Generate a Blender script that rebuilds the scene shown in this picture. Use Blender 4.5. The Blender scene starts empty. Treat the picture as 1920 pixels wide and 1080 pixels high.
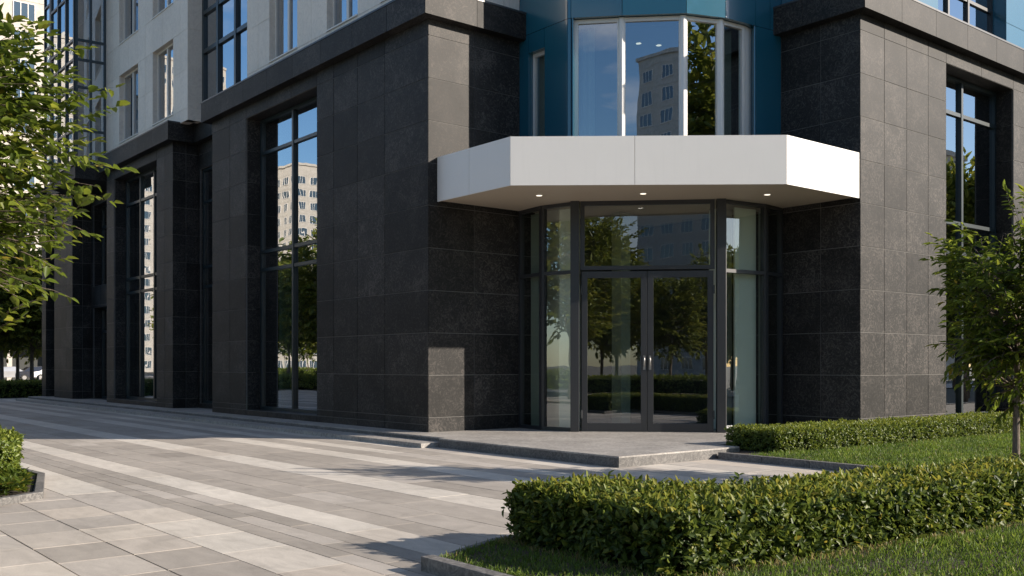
import bpy, math, random
import numpy as np
from mathutils import Vector, Matrix

# ------------------------------------------------------------------ camera, sky, sun
sc = bpy.context.scene
COL = sc.collection
RX, RY = 0.77503, 0.63193            # camera right axis (cos, sin) in building coordinates
cam = bpy.data.cameras.new("camera")
cam.sensor_width = 36.0
cam.lens = 1845.0 / 1920.0 * 36.0
cam.shift_y = 144.0 / 1920.0
cam.clip_start = 0.1
cam.clip_end = 3000.0
co = bpy.data.objects.new("camera", cam)
COL.objects.link(co)
co.location = (-11.778, -11.288, 1.605)
co.rotation_euler = (math.pi / 2, 0, math.atan2(0.77503, 0.63193) - math.pi / 2)
sc.camera = co

SUN_EL = math.atan(0.40)
SUN_AZ = (0.648, -0.7617)             # horizontal direction towards the sun
sv = Vector((SUN_AZ[0] * math.cos(SUN_EL), SUN_AZ[1] * math.cos(SUN_EL), math.sin(SUN_EL)))
sun = bpy.data.lights.new("sun", 'SUN')
sun.energy = 5.0
sun.angle = math.radians(0.5)
sun.color = (1.0, 0.885, 0.75)
so = bpy.data.objects.new("sun", sun)
COL.objects.link(so)
so.rotation_euler = sv.to_track_quat('Z', 'Y').to_euler()
so.location = (30, -30, 20)

world = bpy.data.worlds.new("World")
sc.world = world
world.use_nodes = True
wn, wl = world.node_tree.nodes, world.node_tree.links
bg = wn["Background"]
sky = wn.new("ShaderNodeTexSky")
sky.sky_type = 'NISHITA'
sky.sun_disc = False
sky.sun_elevation = SUN_EL
sky.sun_rotation = math.atan2(SUN_AZ[0], SUN_AZ[1])
sky.air_density = 1.0
sky.dust_density = 0.3
sky.ozone_density = 3.0
wtc = wn.new("ShaderNodeTexCoord")
wmap = wn.new("ShaderNodeMapping")
wmap.inputs['Scale'].default_value = (1.0, 1.0, 3.2)
wno = wn.new("ShaderNodeTexNoise")
wno.inputs['Scale'].default_value = 2.3
wno.inputs['Detail'].default_value = 9.0
wno.inputs['Roughness'].default_value = 0.58
wno.inputs['Distortion'].default_value = 0.4
wr = wn.new("ShaderNodeValToRGB")
wr.color_ramp.elements[0].position = 0.56
wr.color_ramp.elements[1].position = 0.78
wr.color_ramp.elements[1].color = (0.85, 0.85, 0.85, 1)
wmix = wn.new("ShaderNodeMixRGB")
wmix.inputs['Color2'].default_value = (7.0, 6.7, 6.4, 1)
wl.new(wtc.outputs['Generated'], wmap.inputs['Vector'])
wl.new(wmap.outputs['Vector'], wno.inputs['Vector'])
wsep = wn.new("ShaderNodeSeparateXYZ")
wl.new(wtc.outputs['Generated'], wsep.inputs[0])
wmr = wn.new("ShaderNodeMapRange")            # more cloud overhead than near the horizon, added unseen to whiten ambient light
wmr.inputs['From Min'].default_value = 0.35
wmr.inputs['From Max'].default_value = 0.75
wmr.inputs['To Max'].default_value = 0.10
wl.new(wsep.outputs['Z'], wmr.inputs['Value'])
wad = wn.new("ShaderNodeMath")
wl.new(wno.outputs['Fac'], wad.inputs[0])
wl.new(wmr.outputs['Result'], wad.inputs[1])
wl.new(wad.outputs[0], wr.inputs['Fac'])
wl.new(wr.outputs['Color'], wmix.inputs['Fac'])
whs = wn.new("ShaderNodeHueSaturation")
whs.inputs['Saturation'].default_value = 1.12
wl.new(sky.outputs['Color'], whs.inputs['Color'])
wl.new(whs.outputs['Color'], wmix.inputs['Color1'])
wl.new(wmix.outputs['Color'], bg.inputs['Color'])
bg.inputs['Strength'].default_value = 0.085

sc.view_settings.view_transform = 'Standard'
sc.view_settings.look = 'None'
sc.view_settings.exposure = 0.82
sc.view_settings.gamma = 1.0
sc.cycles.max_bounces = 10
sc.cycles.transparent_max_bounces = 24
sc.cycles.caustics_reflective = False
sc.cycles.caustics_refractive = False
sc.cycles.sample_clamp_indirect = 6.0

rnd = random.Random(7)
rng = np.random.default_rng(11)

# ------------------------------------------------------------------ materials
MATS = {}


def new_mat(name):
    m = bpy.data.materials.new(name)
    m.use_nodes = True
    nt = m.node_tree
    b = nt.nodes["Principled BSDF"]
    MATS[name] = m
    return m, nt, nt.nodes, nt.links, b


def setp(b, **kw):
    for k, v in kw.items():
        b.inputs[k.replace('_', ' ')].default_value = v


def ramp(nodes, stops):
    r = nodes.new("ShaderNodeValToRGB")
    e = r.color_ramp.elements
    e[0].position, e[0].color = stops[0][0], (*stops[0][1], 1)
    e[1].position, e[1].color = stops[-1][0], (*stops[-1][1], 1)
    for p, c in stops[1:-1]:
        q = e.new(p)
        q.color = (*c, 1)
    return r


def attr(nodes, name="tone"):
    a = nodes.new("ShaderNodeAttribute")
    a.attribute_name = name
    return a


def noise(nodes, links, scale, detail=6, rough=0.55, dist=0.0, vec=None, coord='Object'):
    n = nodes.new("ShaderNodeTexNoise")
    n.inputs['Scale'].default_value = scale
    n.inputs['Detail'].default_value = detail
    n.inputs['Roughness'].default_value = rough
    n.inputs['Distortion'].default_value = dist
    if vec is None:
        t = nodes.new("ShaderNodeTexCoord")
        vec = t.outputs[coord]
    links.new(vec, n.inputs['Vector'])
    return n


def mathn(nodes, links, op, a, b=None, clamp=False):
    m = nodes.new("ShaderNodeMath")
    m.operation = op
    m.use_clamp = clamp
    for i, v in enumerate((a, b)):
        if v is None:
            continue
        if isinstance(v, (int, float)):
            m.inputs[i].default_value = v
        else:
            links.new(v, m.inputs[i])
    return m.outputs[0]


def mul_color(nodes, links, col, fac):
    """colour * scalar"""
    mx = nodes.new("ShaderNodeMixRGB")
    mx.blend_type = 'MULTIPLY'
    mx.inputs['Fac'].default_value = 1.0
    links.new(col, mx.inputs['Color1'])
    links.new(fac, mx.inputs['Color2'])
    return mx.outputs[0]


def bump(nodes, links, b, h, strength, dist=0.01):
    bp = nodes.new("ShaderNodeBump")
    bp.inputs['Strength'].default_value = strength
    bp.inputs['Distance'].default_value = dist
    links.new(h, bp.inputs['Height'])
    links.new(bp.outputs['Normal'], b.inputs['Normal'])


def stone(name, c0, c1, c2, rough, tone_amt, fleck_scale=9.0, spec=0.5, bstr=0.25):
    """polished or honed stone with curled flecks and a tone per slab"""
    m, nt, N, Lk, b = new_mat(name)
    n1 = noise(N, Lk, fleck_scale, 6, 0.58, 3.6)
    n2 = noise(N, Lk, 1.3, 5, 0.6, 0.6)
    n3 = noise(N, Lk, fleck_scale * 7, 3, 0.6)
    s = mathn(N, Lk, 'ADD', mathn(N, Lk, 'MULTIPLY', n1.outputs['Fac'], 0.80),
              mathn(N, Lk, 'MULTIPLY', n3.outputs['Fac'], 0.20))
    s = mathn(N, Lk, 'ADD', s, mathn(N, Lk, 'MULTIPLY', mathn(N, Lk, 'SUBTRACT', n2.outputs['Fac'], 0.5), 0.35))
    r = ramp(N, [(0.38, c0), (0.50, c1), (0.62, c2)])
    Lk.new(s, r.inputs['Fac'])
    t = attr(N)
    f = mathn(N, Lk, 'ADD', mathn(N, Lk, 'MULTIPLY', t.outputs['Fac'], tone_amt), 1.0 - tone_amt / 2)
    Lk.new(mul_color(N, Lk, r.outputs['Color'], f), b.inputs['Base Color'])
    rr = mathn(N, Lk, 'ADD', mathn(N, Lk, 'MULTIPLY', n1.outputs['Fac'], 0.25), rough - 0.12)
    Lk.new(rr, b.inputs['Roughness'])
    b.inputs['Specular IOR Level'].default_value = spec
    bump(N, Lk, b, s, bstr, 0.004)
    return m


stone("granite", (0.0125, 0.0121, 0.0118), (0.0225, 0.0216, 0.021), (0.068, 0.061, 0.056), 0.56, 0.75, 6.5, 0.22, 0.35)
stone("joint", (0.12, 0.115, 0.11), (0.15, 0.145, 0.14), (0.18, 0.175, 0.165), 0.8, 0.1)
stone("terrace_stone", (0.24, 0.225, 0.21), (0.325, 0.305, 0.285), (0.42, 0.40, 0.37), 0.62, 0.16, 5.0)
stone("kerb_stone", (0.085, 0.082, 0.08), (0.135, 0.13, 0.125), (0.21, 0.20, 0.19), 0.75, 0.2, 8.0)
stone("beige_cladding", (0.70, 0.635, 0.565), (0.76, 0.69, 0.615), (0.80, 0.73, 0.65), 0.55, 0.10, 3.0, 0.4, 0.06)
stone("cream_render", (0.47, 0.435, 0.385), (0.53, 0.49, 0.435), (0.58, 0.54, 0.485), 0.85, 0.10, 0.8, 0.2, 0.05)
stone("grey_render", (0.42, 0.41, 0.39), (0.48, 0.47, 0.45), (0.53, 0.52, 0.50), 0.85, 0.10, 0.8, 0.2, 0.05)


def paving(name):
    m, nt, N, Lk, b = new_mat(name)
    t = attr(N)
    base = ramp(N, [(0.0, (0.25, 0.228, 0.202)), (0.35, (0.37, 0.335, 0.298)), (0.6, (0.43, 0.395, 0.358)),
                    (0.8, (0.50, 0.445, 0.385)), (1.0, (0.57, 0.53, 0.475))])
    Lk.new(t.outputs['Fac'], base.inputs['Fac'])
    tc = N.new("ShaderNodeTexCoord")
    mp = N.new("ShaderNodeMapping")
    mp.inputs['Scale'].default_value = (2.2, 0.7, 1)
    Lk.new(tc.outputs['Object'], mp.inputs['Vector'])
    n1 = noise(N, Lk, 2.2, 9, 0.65, 1.2, mp.outputs['Vector'])
    n2 = noise(N, Lk, 55, 4, 0.7)
    n3 = noise(N, Lk, 0.35, 5, 0.6)
    v = mathn(N, Lk, 'ADD', mathn(N, Lk, 'MULTIPLY', n1.outputs['Fac'], 0.5),
              mathn(N, Lk, 'MULTIPLY', n2.outputs['Fac'], 0.34))
    v = mathn(N, Lk, 'ADD', v, mathn(N, Lk, 'MULTIPLY', n3.outputs['Fac'], 0.55))
    v = mathn(N, Lk, 'ADD', mathn(N, Lk, 'MULTIPLY', v, 1.25), 0.12)
    vo = N.new("ShaderNodeTexVoronoi")            # trodden-in spots
    vo.inputs['Scale'].default_value = 1.9
    Lk.new(tc.outputs['Object'], vo.inputs['Vector'])
    sp = mathn(N, Lk, 'GREATER_THAN', vo.outputs['Distance'], 0.035)
    v = mathn(N, Lk, 'MULTIPLY', v, mathn(N, Lk, 'ADD', mathn(N, Lk, 'MULTIPLY', sp, 0.22), 0.78))
    n4 = noise(N, Lk, 0.9, 7, 0.7, 1.5)           # broad worn stains
    st = mathn(N, Lk, 'SUBTRACT', n4.outputs['Fac'], 0.56, clamp=True)
    v = mathn(N, Lk, 'MULTIPLY', v, mathn(N, Lk, 'SUBTRACT', 1.0, mathn(N, Lk, 'MULTIPLY', st, 1.5)))
    Lk.new(mul_color(N, Lk, base.outputs['Color'], v), b.inputs['Base Color'])
    b.inputs['Roughness'].default_value = 0.72
    b.inputs['Specular IOR Level'].default_value = 0.35
    bump(N, Lk, b, n2.outputs['Fac'], 0.25, 0.003)
    return m


paving("paving")


def plain(name, col, rough=0.5, metal=0.0, spec=0.5, var=0.08, scale=3.0, coat=0.0):
    m, nt, N, Lk, b = new_mat(name)
    n = noise(N, Lk, scale, 5, 0.6)
    f = mathn(N, Lk, 'ADD', mathn(N, Lk, 'MULTIPLY', n.outputs['Fac'], var * 2), 1 - var)
    c = N.new("ShaderNodeRGB")
    c.outputs[0].default_value = (*col, 1)
    Lk.new(mul_color(N, Lk, c.outputs[0], f), b.inputs['Base Color'])
    b.inputs['Roughness'].default_value = rough
    b.inputs['Metallic'].default_value = metal
    b.inputs['Specular IOR Level'].default_value = spec
    b.inputs['Coat Weight'].default_value = coat
    return m


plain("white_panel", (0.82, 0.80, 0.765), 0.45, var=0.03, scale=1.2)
m = MATS["white_panel"]
N, Lk = m.node_tree.nodes, m.node_tree.links
b = N["Principled BSDF"]
old = b.inputs['Base Color'].links[0].from_socket
tc = N.new("ShaderNodeTexCoord")
mp = N.new("ShaderNodeMapping")
mp.inputs['Scale'].default_value = (7, 7, 0.45)
Lk.new(tc.outputs['Object'], mp.inputs['Vector'])
ns = noise(N, Lk, 2.0, 6, 0.65, 0.3, mp.outputs['Vector'])
sf = mathn(N, Lk, 'SUBTRACT', 1.0, mathn(N, Lk, 'MULTIPLY', mathn(N, Lk, 'SUBTRACT', ns.outputs['Fac'], 0.54, clamp=True), 0.14))
Lk.new(mul_color(N, Lk, old, sf), b.inputs['Base Color'])
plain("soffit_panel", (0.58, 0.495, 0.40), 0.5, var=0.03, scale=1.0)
plain("frame_dark", (0.035, 0.037, 0.041), 0.38, 0.0, 0.6, 0.08, 4)
plain("frame_teal", (0.018, 0.030, 0.036), 0.35, 0.0, 0.6, 0.08, 4)
plain("frame_silver", (0.80, 0.77, 0.73), 0.38, 0.1, 0.5, 0.04, 3)
plain("frame_white", (0.74, 0.71, 0.67), 0.5, 0.0, 0.5, 0.05, 3)
plain("steel", (0.42, 0.41, 0.40), 0.35, 1.0)
plain("blue_panel", (0.010, 0.105, 0.165), 0.25, 0.0, 0.8, 0.06, 0.8, 0.9)
plain("interior_dark", (0.055, 0.058, 0.056), 0.9, var=0.15)
plain("interior_pale", (0.80, 0.83, 0.76), 0.8, var=0.06)
plain("interior_blind", (0.26, 0.30, 0.26), 0.8, var=0.06)
plain("interior_floor", (0.14, 0.135, 0.125), 0.25, var=0.2)
plain("curtain_cloth", (0.42, 0.45, 0.42), 0.9, var=0.1, scale=6)
plain("roof_membrane", (0.12, 0.12, 0.12), 0.9)
plain("soil", (0.055, 0.042, 0.030), 0.95, var=0.35, scale=18)
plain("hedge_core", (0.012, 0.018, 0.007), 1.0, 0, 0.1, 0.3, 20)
plain("asphalt", (0.055, 0.054, 0.053), 0.9, var=0.2, scale=12)
plain("road_paint", (0.75, 0.74, 0.70), 0.7)
plain("dirt_ground", (0.16, 0.15, 0.125), 0.95, var=0.25, scale=0.8)
plain("tyre_rubber", (0.02, 0.02, 0.02), 0.8)
plain("far_pavement", (0.48, 0.43, 0.38), 0.8, var=0.12, scale=0.6)
plain("car_dark", (0.02, 0.025, 0.04), 0.25, 0.2, coat=0.8)
plain("car_silver", (0.45, 0.46, 0.48), 0.3, 0.6, coat=0.8)
plain("car_white", (0.75, 0.75, 0.74), 0.3, 0.0, coat=0.8)

# bark
m, nt, N, Lk, b = new_mat("bark")
tc = N.new("ShaderNodeTexCoord")
mp = N.new("ShaderNodeMapping")
mp.inputs['Scale'].default_value = (9, 9, 2.2)
Lk.new(tc.outputs['Object'], mp.inputs['Vector'])
nb = noise(N, Lk, 3.0, 8, 0.7, 0.8, mp.outputs['Vector'])
r = ramp(N, [(0.32, (0.055, 0.042, 0.032)), (0.5, (0.135, 0.105, 0.080)), (0.68, (0.23, 0.19, 0.15))])
Lk.new(nb.outputs['Fac'], r.inputs['Fac'])
Lk.new(r.outputs['Color'], b.inputs['Base Color'])
setp(b, Roughness=0.85)
bump(N, Lk, b, nb.outputs['Fac'], 0.7, 0.02)


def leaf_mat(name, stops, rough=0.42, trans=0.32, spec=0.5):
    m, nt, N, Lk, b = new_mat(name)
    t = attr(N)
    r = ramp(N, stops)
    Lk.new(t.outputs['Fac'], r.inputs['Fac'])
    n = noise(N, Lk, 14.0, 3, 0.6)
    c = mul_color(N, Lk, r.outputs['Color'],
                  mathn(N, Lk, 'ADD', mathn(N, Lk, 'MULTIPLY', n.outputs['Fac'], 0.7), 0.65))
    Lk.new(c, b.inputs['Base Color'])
    b.inputs['Roughness'].default_value = rough
    b.inputs['Specular IOR Level'].default_value = spec
    tr = N.new("ShaderNodeBsdfTranslucent")
    hs = N.new("ShaderNodeHueSaturation")
    hs.inputs['Value'].default_value = 1.7
    hs.inputs['Hue'].default_value = 0.485
    Lk.new(c, hs.inputs['Color'])
    Lk.new(hs.outputs['Color'], tr.inputs['Color'])
    mx = N.new("ShaderNodeMixShader")
    mx.inputs['Fac'].default_value = trans
    Lk.new(b.outputs[0], mx.inputs[1])
    Lk.new(tr.outputs[0], mx.inputs[2])
    Lk.new(mx.outputs[0], N["Material Output"].inputs['Surface'])
    return m


leaf_mat("leaf_hedge", [(0, (0.030, 0.056, 0.011)), (0.5, (0.068, 0.104, 0.016)), (0.85, (0.165, 0.205, 0.034)),
                        (1, (0.27, 0.24, 0.035))], 0.46, 0.34, 0.35)
leaf_mat("leaf_box", [(0, (0.05, 0.085, 0.013)), (0.5, (0.115, 0.165, 0.023)), (1, (0.22, 0.25, 0.035))], 0.45, 0.3)
leaf_mat("leaf_tree", [(0, (0.040, 0.068, 0.010)), (0.5, (0.100, 0.145, 0.018)), (0.85, (0.19, 0.22, 0.028)),
                       (1, (0.26, 0.22, 0.03))], 0.45, 0.50, 0.35)
leaf_mat("leaf_far", [(0, (0.055, 0.085, 0.016)), (0.5, (0.14, 0.175, 0.026)), (1, (0.27, 0.26, 0.035))], 0.55, 0.3)
leaf_mat("grass_blade", [(0, (0.055, 0.105, 0.015)), (0.5, (0.115, 0.19, 0.025)), (0.9, (0.21, 0.27, 0.045)),
                         (1, (0.28, 0.24, 0.10))], 0.5, 0.35)


def glass(name, tint, f0, wob=0.045):
    """coated pane: reflects by Schlick's curve on its outer faces, tinted see-through otherwise"""
    m, nt, N, Lk, b = new_mat(name)
    N.remove(b)
    lw = N.new("ShaderNodeLayerWeight")
    lw.inputs['Blend'].default_value = 0.5
    p5 = mathn(N, Lk, 'POWER', lw.outputs['Facing'], 5.0)
    f = mathn(N, Lk, 'ADD', mathn(N, Lk, 'MULTIPLY', p5, 1.0 - f0), f0, clamp=True)
    ge = N.new("ShaderNodeNewGeometry")
    f = mathn(N, Lk, 'MULTIPLY', f, mathn(N, Lk, 'SUBTRACT', 1.0, ge.outputs['Backfacing']))
    n = noise(N, Lk, 0.7, 2, 0.5)
    bp = N.new("ShaderNodeBump")
    bp.inputs['Strength'].default_value = wob
    bp.inputs['Distance'].default_value = 0.05
    Lk.new(n.outputs['Fac'], bp.inputs['Height'])
    gl = N.new("ShaderNodeBsdfGlossy")
    gl.inputs['Roughness'].default_value = 0.0
    gl.inputs['Color'].default_value = (0.93, 0.96, 1.0, 1)
    Lk.new(bp.outputs['Normal'], gl.inputs['Normal'])
    tr = N.new("ShaderNodeBsdfTransparent")
    tr.inputs['Color'].default_value = (*tint, 1)
    mx = N.new("ShaderNodeMixShader")
    Lk.new(f, mx.inputs['Fac'])
    Lk.new(tr.outputs[0], mx.inputs[1])
    Lk.new(gl.outputs[0], mx.inputs[2])
    Lk.new(mx.outputs[0], N["Material Output"].inputs['Surface'])
    return m


glass("glass_dark", (0.60, 0.70, 0.67), 0.52)
glass("glass_door", (0.93, 0.96, 0.93), 0.20)
glass("glass_bay", (0.75, 0.82, 0.80), 0.42)
glass("glass_blue", (0.50, 0.62, 0.74), 0.55)
plain("glass_far", (0.055, 0.085, 0.115), 0.12, 0.0, 0.9, 0.3, 0.4, 0.5)

m, nt, N, Lk, b = new_mat("lamp_glow")
setp(b, Base_Color=(1, 0.95, 0.85, 1))
b.inputs['Emission Color'].default_value = (1.0, 0.90, 0.74, 1)
b.inputs['Emission Strength'].default_value = 0.9


# ------------------------------------------------------------------ mesh helpers
class MB:
    def __init__(s):
        s.v, s.f, s.t, s.m = [], [], [], []

    def add(s, verts, faces, tone=0.5, mi=0):
        o = len(s.v)
        s.v.extend(verts)
        for q in faces:
            s.f.append([o + i for i in q])
            s.t.append(tone)
            s.m.append(mi)

    def box(s, x0, x1, y0, y1, z0, z1, tone=0.5, mi=0):
        s.prism([(x0, y0), (x1, y0), (x1, y1), (x0, y1)], z0, z1, tone, mi)

    def prism(s, poly, z0, z1, tone=0.5, mi=0):
        a = sum(poly[i][0] * poly[(i + 1) % len(poly)][1] - poly[(i + 1) % len(poly)][0] * poly[i][1] for i in range(len(poly)))
        if a < 0:
            poly = poly[::-1]
        n = len(poly)
        vs = [(p[0], p[1], z0) for p in poly] + [(p[0], p[1], z1) for p in poly]
        fs = [list(range(n))[::-1], list(range(n, 2 * n))]
        fs += [[i, (i + 1) % n, n + (i + 1) % n, n + i] for i in range(n)]
        s.add(vs, fs, tone, mi)

    def seg(s, p, q, a, b, z0, z1, tone=0.5, mi=0):
        """box along p->q, offset a..b along the right-hand normal of p->q"""
        d = Vector((q[0] - p[0], q[1] - p[1])).normalized()
        n = Vector((d.y, -d.x))
        P, Q = Vector(p), Vector(q)
        s.prism([tuple(P + n * a), tuple(Q + n * a), tuple(Q + n * b), tuple(P + n * b)], z0, z1, tone, mi)

    def tube(s, pts, rad, sides=6, tone=0.5, mi=0, cap=True):
        pts = [Vector(p) for p in pts]
        o = len(s.v)
        prev = None
        for i, p in enumerate(pts):
            t = (pts[min(i + 1, len(pts) - 1)] - pts[max(i - 1, 0)])
            if t.length < 1e-6:
                t = Vector((0, 0, 1))
            t.normalize()
            if prev is None:
                ref = Vector((1, 0, 0)) if abs(t.x) < 0.8 else Vector((0, 1, 0))
                u = t.cross(ref).normalized()
            else:
                u = (prev - t * prev.dot(t))
                u = u.normalized() if u.length > 1e-6 else t.orthogonal().normalized()
            prev = u
            w = t.cross(u)
            for k in range(sides):
                a = 2 * math.pi * k / sides
                s.v.append(tuple(p + (u * math.cos(a) + w * math.sin(a)) * rad[i]))
        for i in range(len(pts) - 1):
            for k in range(sides):
                k2 = (k + 1) % sides
                s.f.append([o + i * sides + k, o + i * sides + k2, o + (i + 1) * sides + k2, o + (i + 1) * sides + k])
                s.t.append(tone)
                s.m.append(mi)
        if cap:
            s.f.append([o + (len(pts) - 1) * sides + k for k in range(sides)])
            s.t.append(tone)
            s.m.append(mi)
            s.f.append([o + k for k in range(sides)][::-1])
            s.t.append(tone)
            s.m.append(mi)

    def build(s, name, mats, parent=None, smooth=False, loc=None, bevel=0.0):
        me = bpy.data.meshes.new(name)
        me.from_pydata(s.v, [], s.f)
        mats = [mats] if isinstance(mats, str) else mats
        for k in mats:
            me.materials.append(MATS[k])
        if len(mats) > 1:
            me.polygons.foreach_set("material_index", s.m)
        at = me.attributes.new("tone", 'FLOAT', 'FACE')
        at.data.foreach_set("value", np.array(s.t, dtype=np.float32))
        if smooth:
            me.polygons.foreach_set("use_smooth", [True] * len(me.polygons))
        me.update()
        o = bpy.data.objects.new(name, me)
        COL.objects.link(o)
        if parent:
            o.parent = parent
        if loc:
            o.location = loc
        if bevel > 0:
            bv = o.modifiers.new("bevel", 'BEVEL')
            bv.width = bevel
            bv.segments = 2
            bv.limit_method = 'ANGLE'
        return o


def tag(o, label=None, cat=None, group=None, kind=None):
    if label:
        o['label'] = label
    if cat:
        o['category'] = cat
    if group:
        o['group'] = group
    if kind:
        o['kind'] = kind
    return o


def thing(name, label, cat, loc=(0, 0, 0), group=None, rz=0.0):
    o = bpy.data.objects.new(name, None)
    o.empty_display_size = 0.3
    COL.objects.link(o)
    o.location = loc
    o.rotation_euler = (0, 0, rz)
    return tag(o, label, cat, group)


def copy_tree(o, parent=None):
    c = o.copy()
    COL.objects.link(c)
    if parent:
        c.parent = parent
    for ch in list(o.children):
        copy_tree(ch, c)
    return c


def leaf_object(name, P, D, U, Ln, W, tone, mat, parent=None, fold=0.18, droop=0.15):
    """many leaves (six corners, two faces each) as one mesh"""
    n = len(P)
    D = D / np.linalg.norm(D, axis=1, keepdims=True)
    S = np.cross(D, U)
    sl = np.linalg.norm(S, axis=1, keepdims=True)
    S = np.where(sl > 1e-5, S / np.maximum(sl, 1e-5), np.array([1.0, 0, 0]))
    Nn = np.cross(S, D)
    L = Ln[:, None]
    Wd = W[:, None]
    V = np.empty((n, 6, 3), dtype=np.float32)
    V[:, 0] = P
    V[:, 1] = P + D * L * 0.30 + S * Wd * 0.46 + Nn * Wd * fold
    V[:, 2] = P + D * L * 0.68 + S * Wd * 0.38 + Nn * (Wd * fold - L * droop * 0.5)
    V[:, 3] = P + D * L - Nn * L * droop
    V[:, 4] = P + D * L * 0.68 - S * Wd * 0.38 + Nn * (Wd * fold - L * droop * 0.5)
    V[:, 5] = P + D * L * 0.30 - S * Wd * 0.46 + Nn * Wd * fold
    me = bpy.data.meshes.new(name)
    me.vertices.add(n * 6)
    me.vertices.foreach_set("co", V.reshape(-1))
    me.loops.add(n * 8)
    idx = (np.arange(n)[:, None] * 6 + np.array([0, 1, 2, 3, 0, 3, 4, 5])[None]).reshape(-1).astype(np.int32)
    me.loops.foreach_set("vertex_index", idx)
    me.polygons.add(n * 2)
    me.polygons.foreach_set("loop_start", (np.arange(n * 2) * 4).astype(np.int32))
    try:
        me.polygons.foreach_set("loop_total", np.full(n * 2, 4, dtype=np.int32))
    except Exception:
        pass
    at = me.attributes.new("tone", 'FLOAT', 'FACE')
    at.data.foreach_set("value", np.repeat(tone, 2).astype(np.float32))
    me.materials.append(MATS[mat])
    me.update(calc_edges=True)
    me.validate()
    o = bpy.data.objects.new(name, me)
    COL.objects.link(o)
    if parent:
        o.parent = parent
    return o


def unit(n):
    v = rng.normal(size=(n, 3))
    return v / np.linalg.norm(v, axis=1, keepdims=True)


# ------------------------------------------------------------------ ground, roads, plaza
def sheet(name, poly, z, mat, th=0.02, tone=0.5):
    mb = MB()
    mb.prism(poly, z - th, z, tone)
    return tag(mb.build(name, mat), kind='structure')


def rect(x0, x1, y0, y1):
    return [(x0, y0), (x1, y0), (x1, y1), (x0, y1)]


sheet("ground", rect(-900, 900, -900, 900), -0.10, "dirt_ground", 0.05)
tag(bpy.data.objects["ground"], kind='structure')
sheet("plaza_bed", rect(-19, 1.60, -22, 46), -0.03, "soil", 0.03)
sheet("road", rect(-33, -24.5, -12, 160), -0.06, "asphalt")
sheet("road", rect(-24.5, 160, -76, -68), -0.056, "asphalt")
sheet("road", rect(-19, 120, 78, 88), -0.06, "asphalt")
sheet("pavement", rect(-24.3, -19.0, -22, 76), -0.02, "far_pavement")
sheet("pavement", rect(-38, -33.2, -12, 160), -0.02, "far_pavement")
sheet("pavement", rect(-19, 120, 88.2, 97), -0.02, "far_pavement")
sheet("pavement", rect(-18.9, 120, 60, 77.8), -0.02, "far_pavement")
sheet("pavement", rect(-24.3, 120, -29.8, -22.1), -0.02, "far_pavement")

# paving slabs in bands that run along the left facade
rows = [(-16.2, -15.4, .9, .78), (-15.4, -14.6, .5, .78), (-14.6, -13.8, .9, .78), (-13.8, -13.0, .7, .78),
        (-13.0, -12.2, .9, .8), (-12.2, -11.6, .3, .8), (-11.6, -10.8, .95, .8), (-10.8, -10.2, .6, .8),
        (-10.2, -9.6, .7, .80), (-9.6, -9.0, .68, .80), (-9.0, -8.4, .62, .80), (-8.4, -7.78, .95, .80),
        (-7.78, -7.55, .28, .95), (-7.55, -7.31, .22, .95), (-7.31, -7.07, .26, .95), (-7.07, -6.60, 1.0, 2.3),
        (-6.60, -6.20, .30, 1.1), (-6.20, -5.70, .38, 1.1), (-5.70, -5.07, .33, 1.1), (-5.07, -4.47, 1.0, 2.3),
        (-4.47, -4.0, .3, 1.1), (-4.0, -3.30, .36, 1.1), (-3.30, -2.76, .97, 1.7), (-2.76, -2.30, .34, 1.1),
        (-2.30, -1.90, .95, 1.7), (-1.90, -1.45, .38, 1.1), (-1.45, -0.9, .9, 1.6), (-0.9, -0.4, .40, 1.1),
        (-0.4, 0.2, .9, 1.4), (0.2, 0.8, .6, 1.1), (0.8, 1.58, .8, 1.2)]
mb = MB()
tiles = {0.4: 0}
for (x0, x1, tn, ln) in rows:
    near = -9.65 < x0 < -8.5 or x0 < -9.65
    y = -21.9 + rnd.random() * 0.3
    if abs(x0 + 9.0) < .01 or abs(x0 + 9.6) < .01 or abs(x0 + 8.4) < .01:
        y = -21.87 + 0.4 - 0.2
        y = 0.38 - 0.8 * 28 + 0.0
    while y < 45.5:
        l = ln * (1.0 if near else rnd.uniform(0.75, 1.3))
        t = tn + rnd.gauss(0, 0.05)
        if near:
            t = rnd.choice([0.28, 0.45, 0.62, 0.72, 0.80, 0.86]) + rnd.gauss(0, .03)
        elif rnd.random() < 0.07:
            t = 0.62
        g = 0.0075 if near else 0.0045
        yy = min(y + l, 45.5)
        mb.box(x0 + g, x1 - g, y + g, yy - g, -0.028, 0.0 + rnd.uniform(-.0012, .0012), min(max(t, 0), 1))
        y = yy + 1e-4
tag(mb.build("plaza", "paving"), kind='structure')

# terrace before the doors and the two low steps along the left facade
mb = MB()
mb.prism([(-0.80, -0.46), (2.19, -0.46), (2.19, 0.02), (6.77, 0.02), (6.77, 6.2), (0.9, 6.2), (0.9, 37.0), (-0.62, 37.0), (-0.62, 4.42), (-0.80, 4.42)],
         -0.02, 0.150, 0.3)
mb.build("terrace", "kerb_stone")
tag(bpy.data.objects["terrace"], kind='structure')
mb = MB()
xs = [-0.80, 0.2, 1.2, 2.19]
ys = [-0.46, 0.02, 0.9, 1.8, 2.7, 3.6, 4.42, 5.3, 6.2]
for i in range(len(ys) - 1):
    xx = xs if ys[i] < 0 else [-0.80 if ys[i] < 4.3 else -0.62, 0.2, 1.2, 2.19, 3.2, 4.2, 5.2, 6.77]
    for j in range(len(xx) - 1):
        mb.box(xx[j] + .002, xx[j + 1] - .002, ys[i] + .002, ys[i + 1] - .002, .1505, 0.175, rnd.random())
y = 6.2
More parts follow.
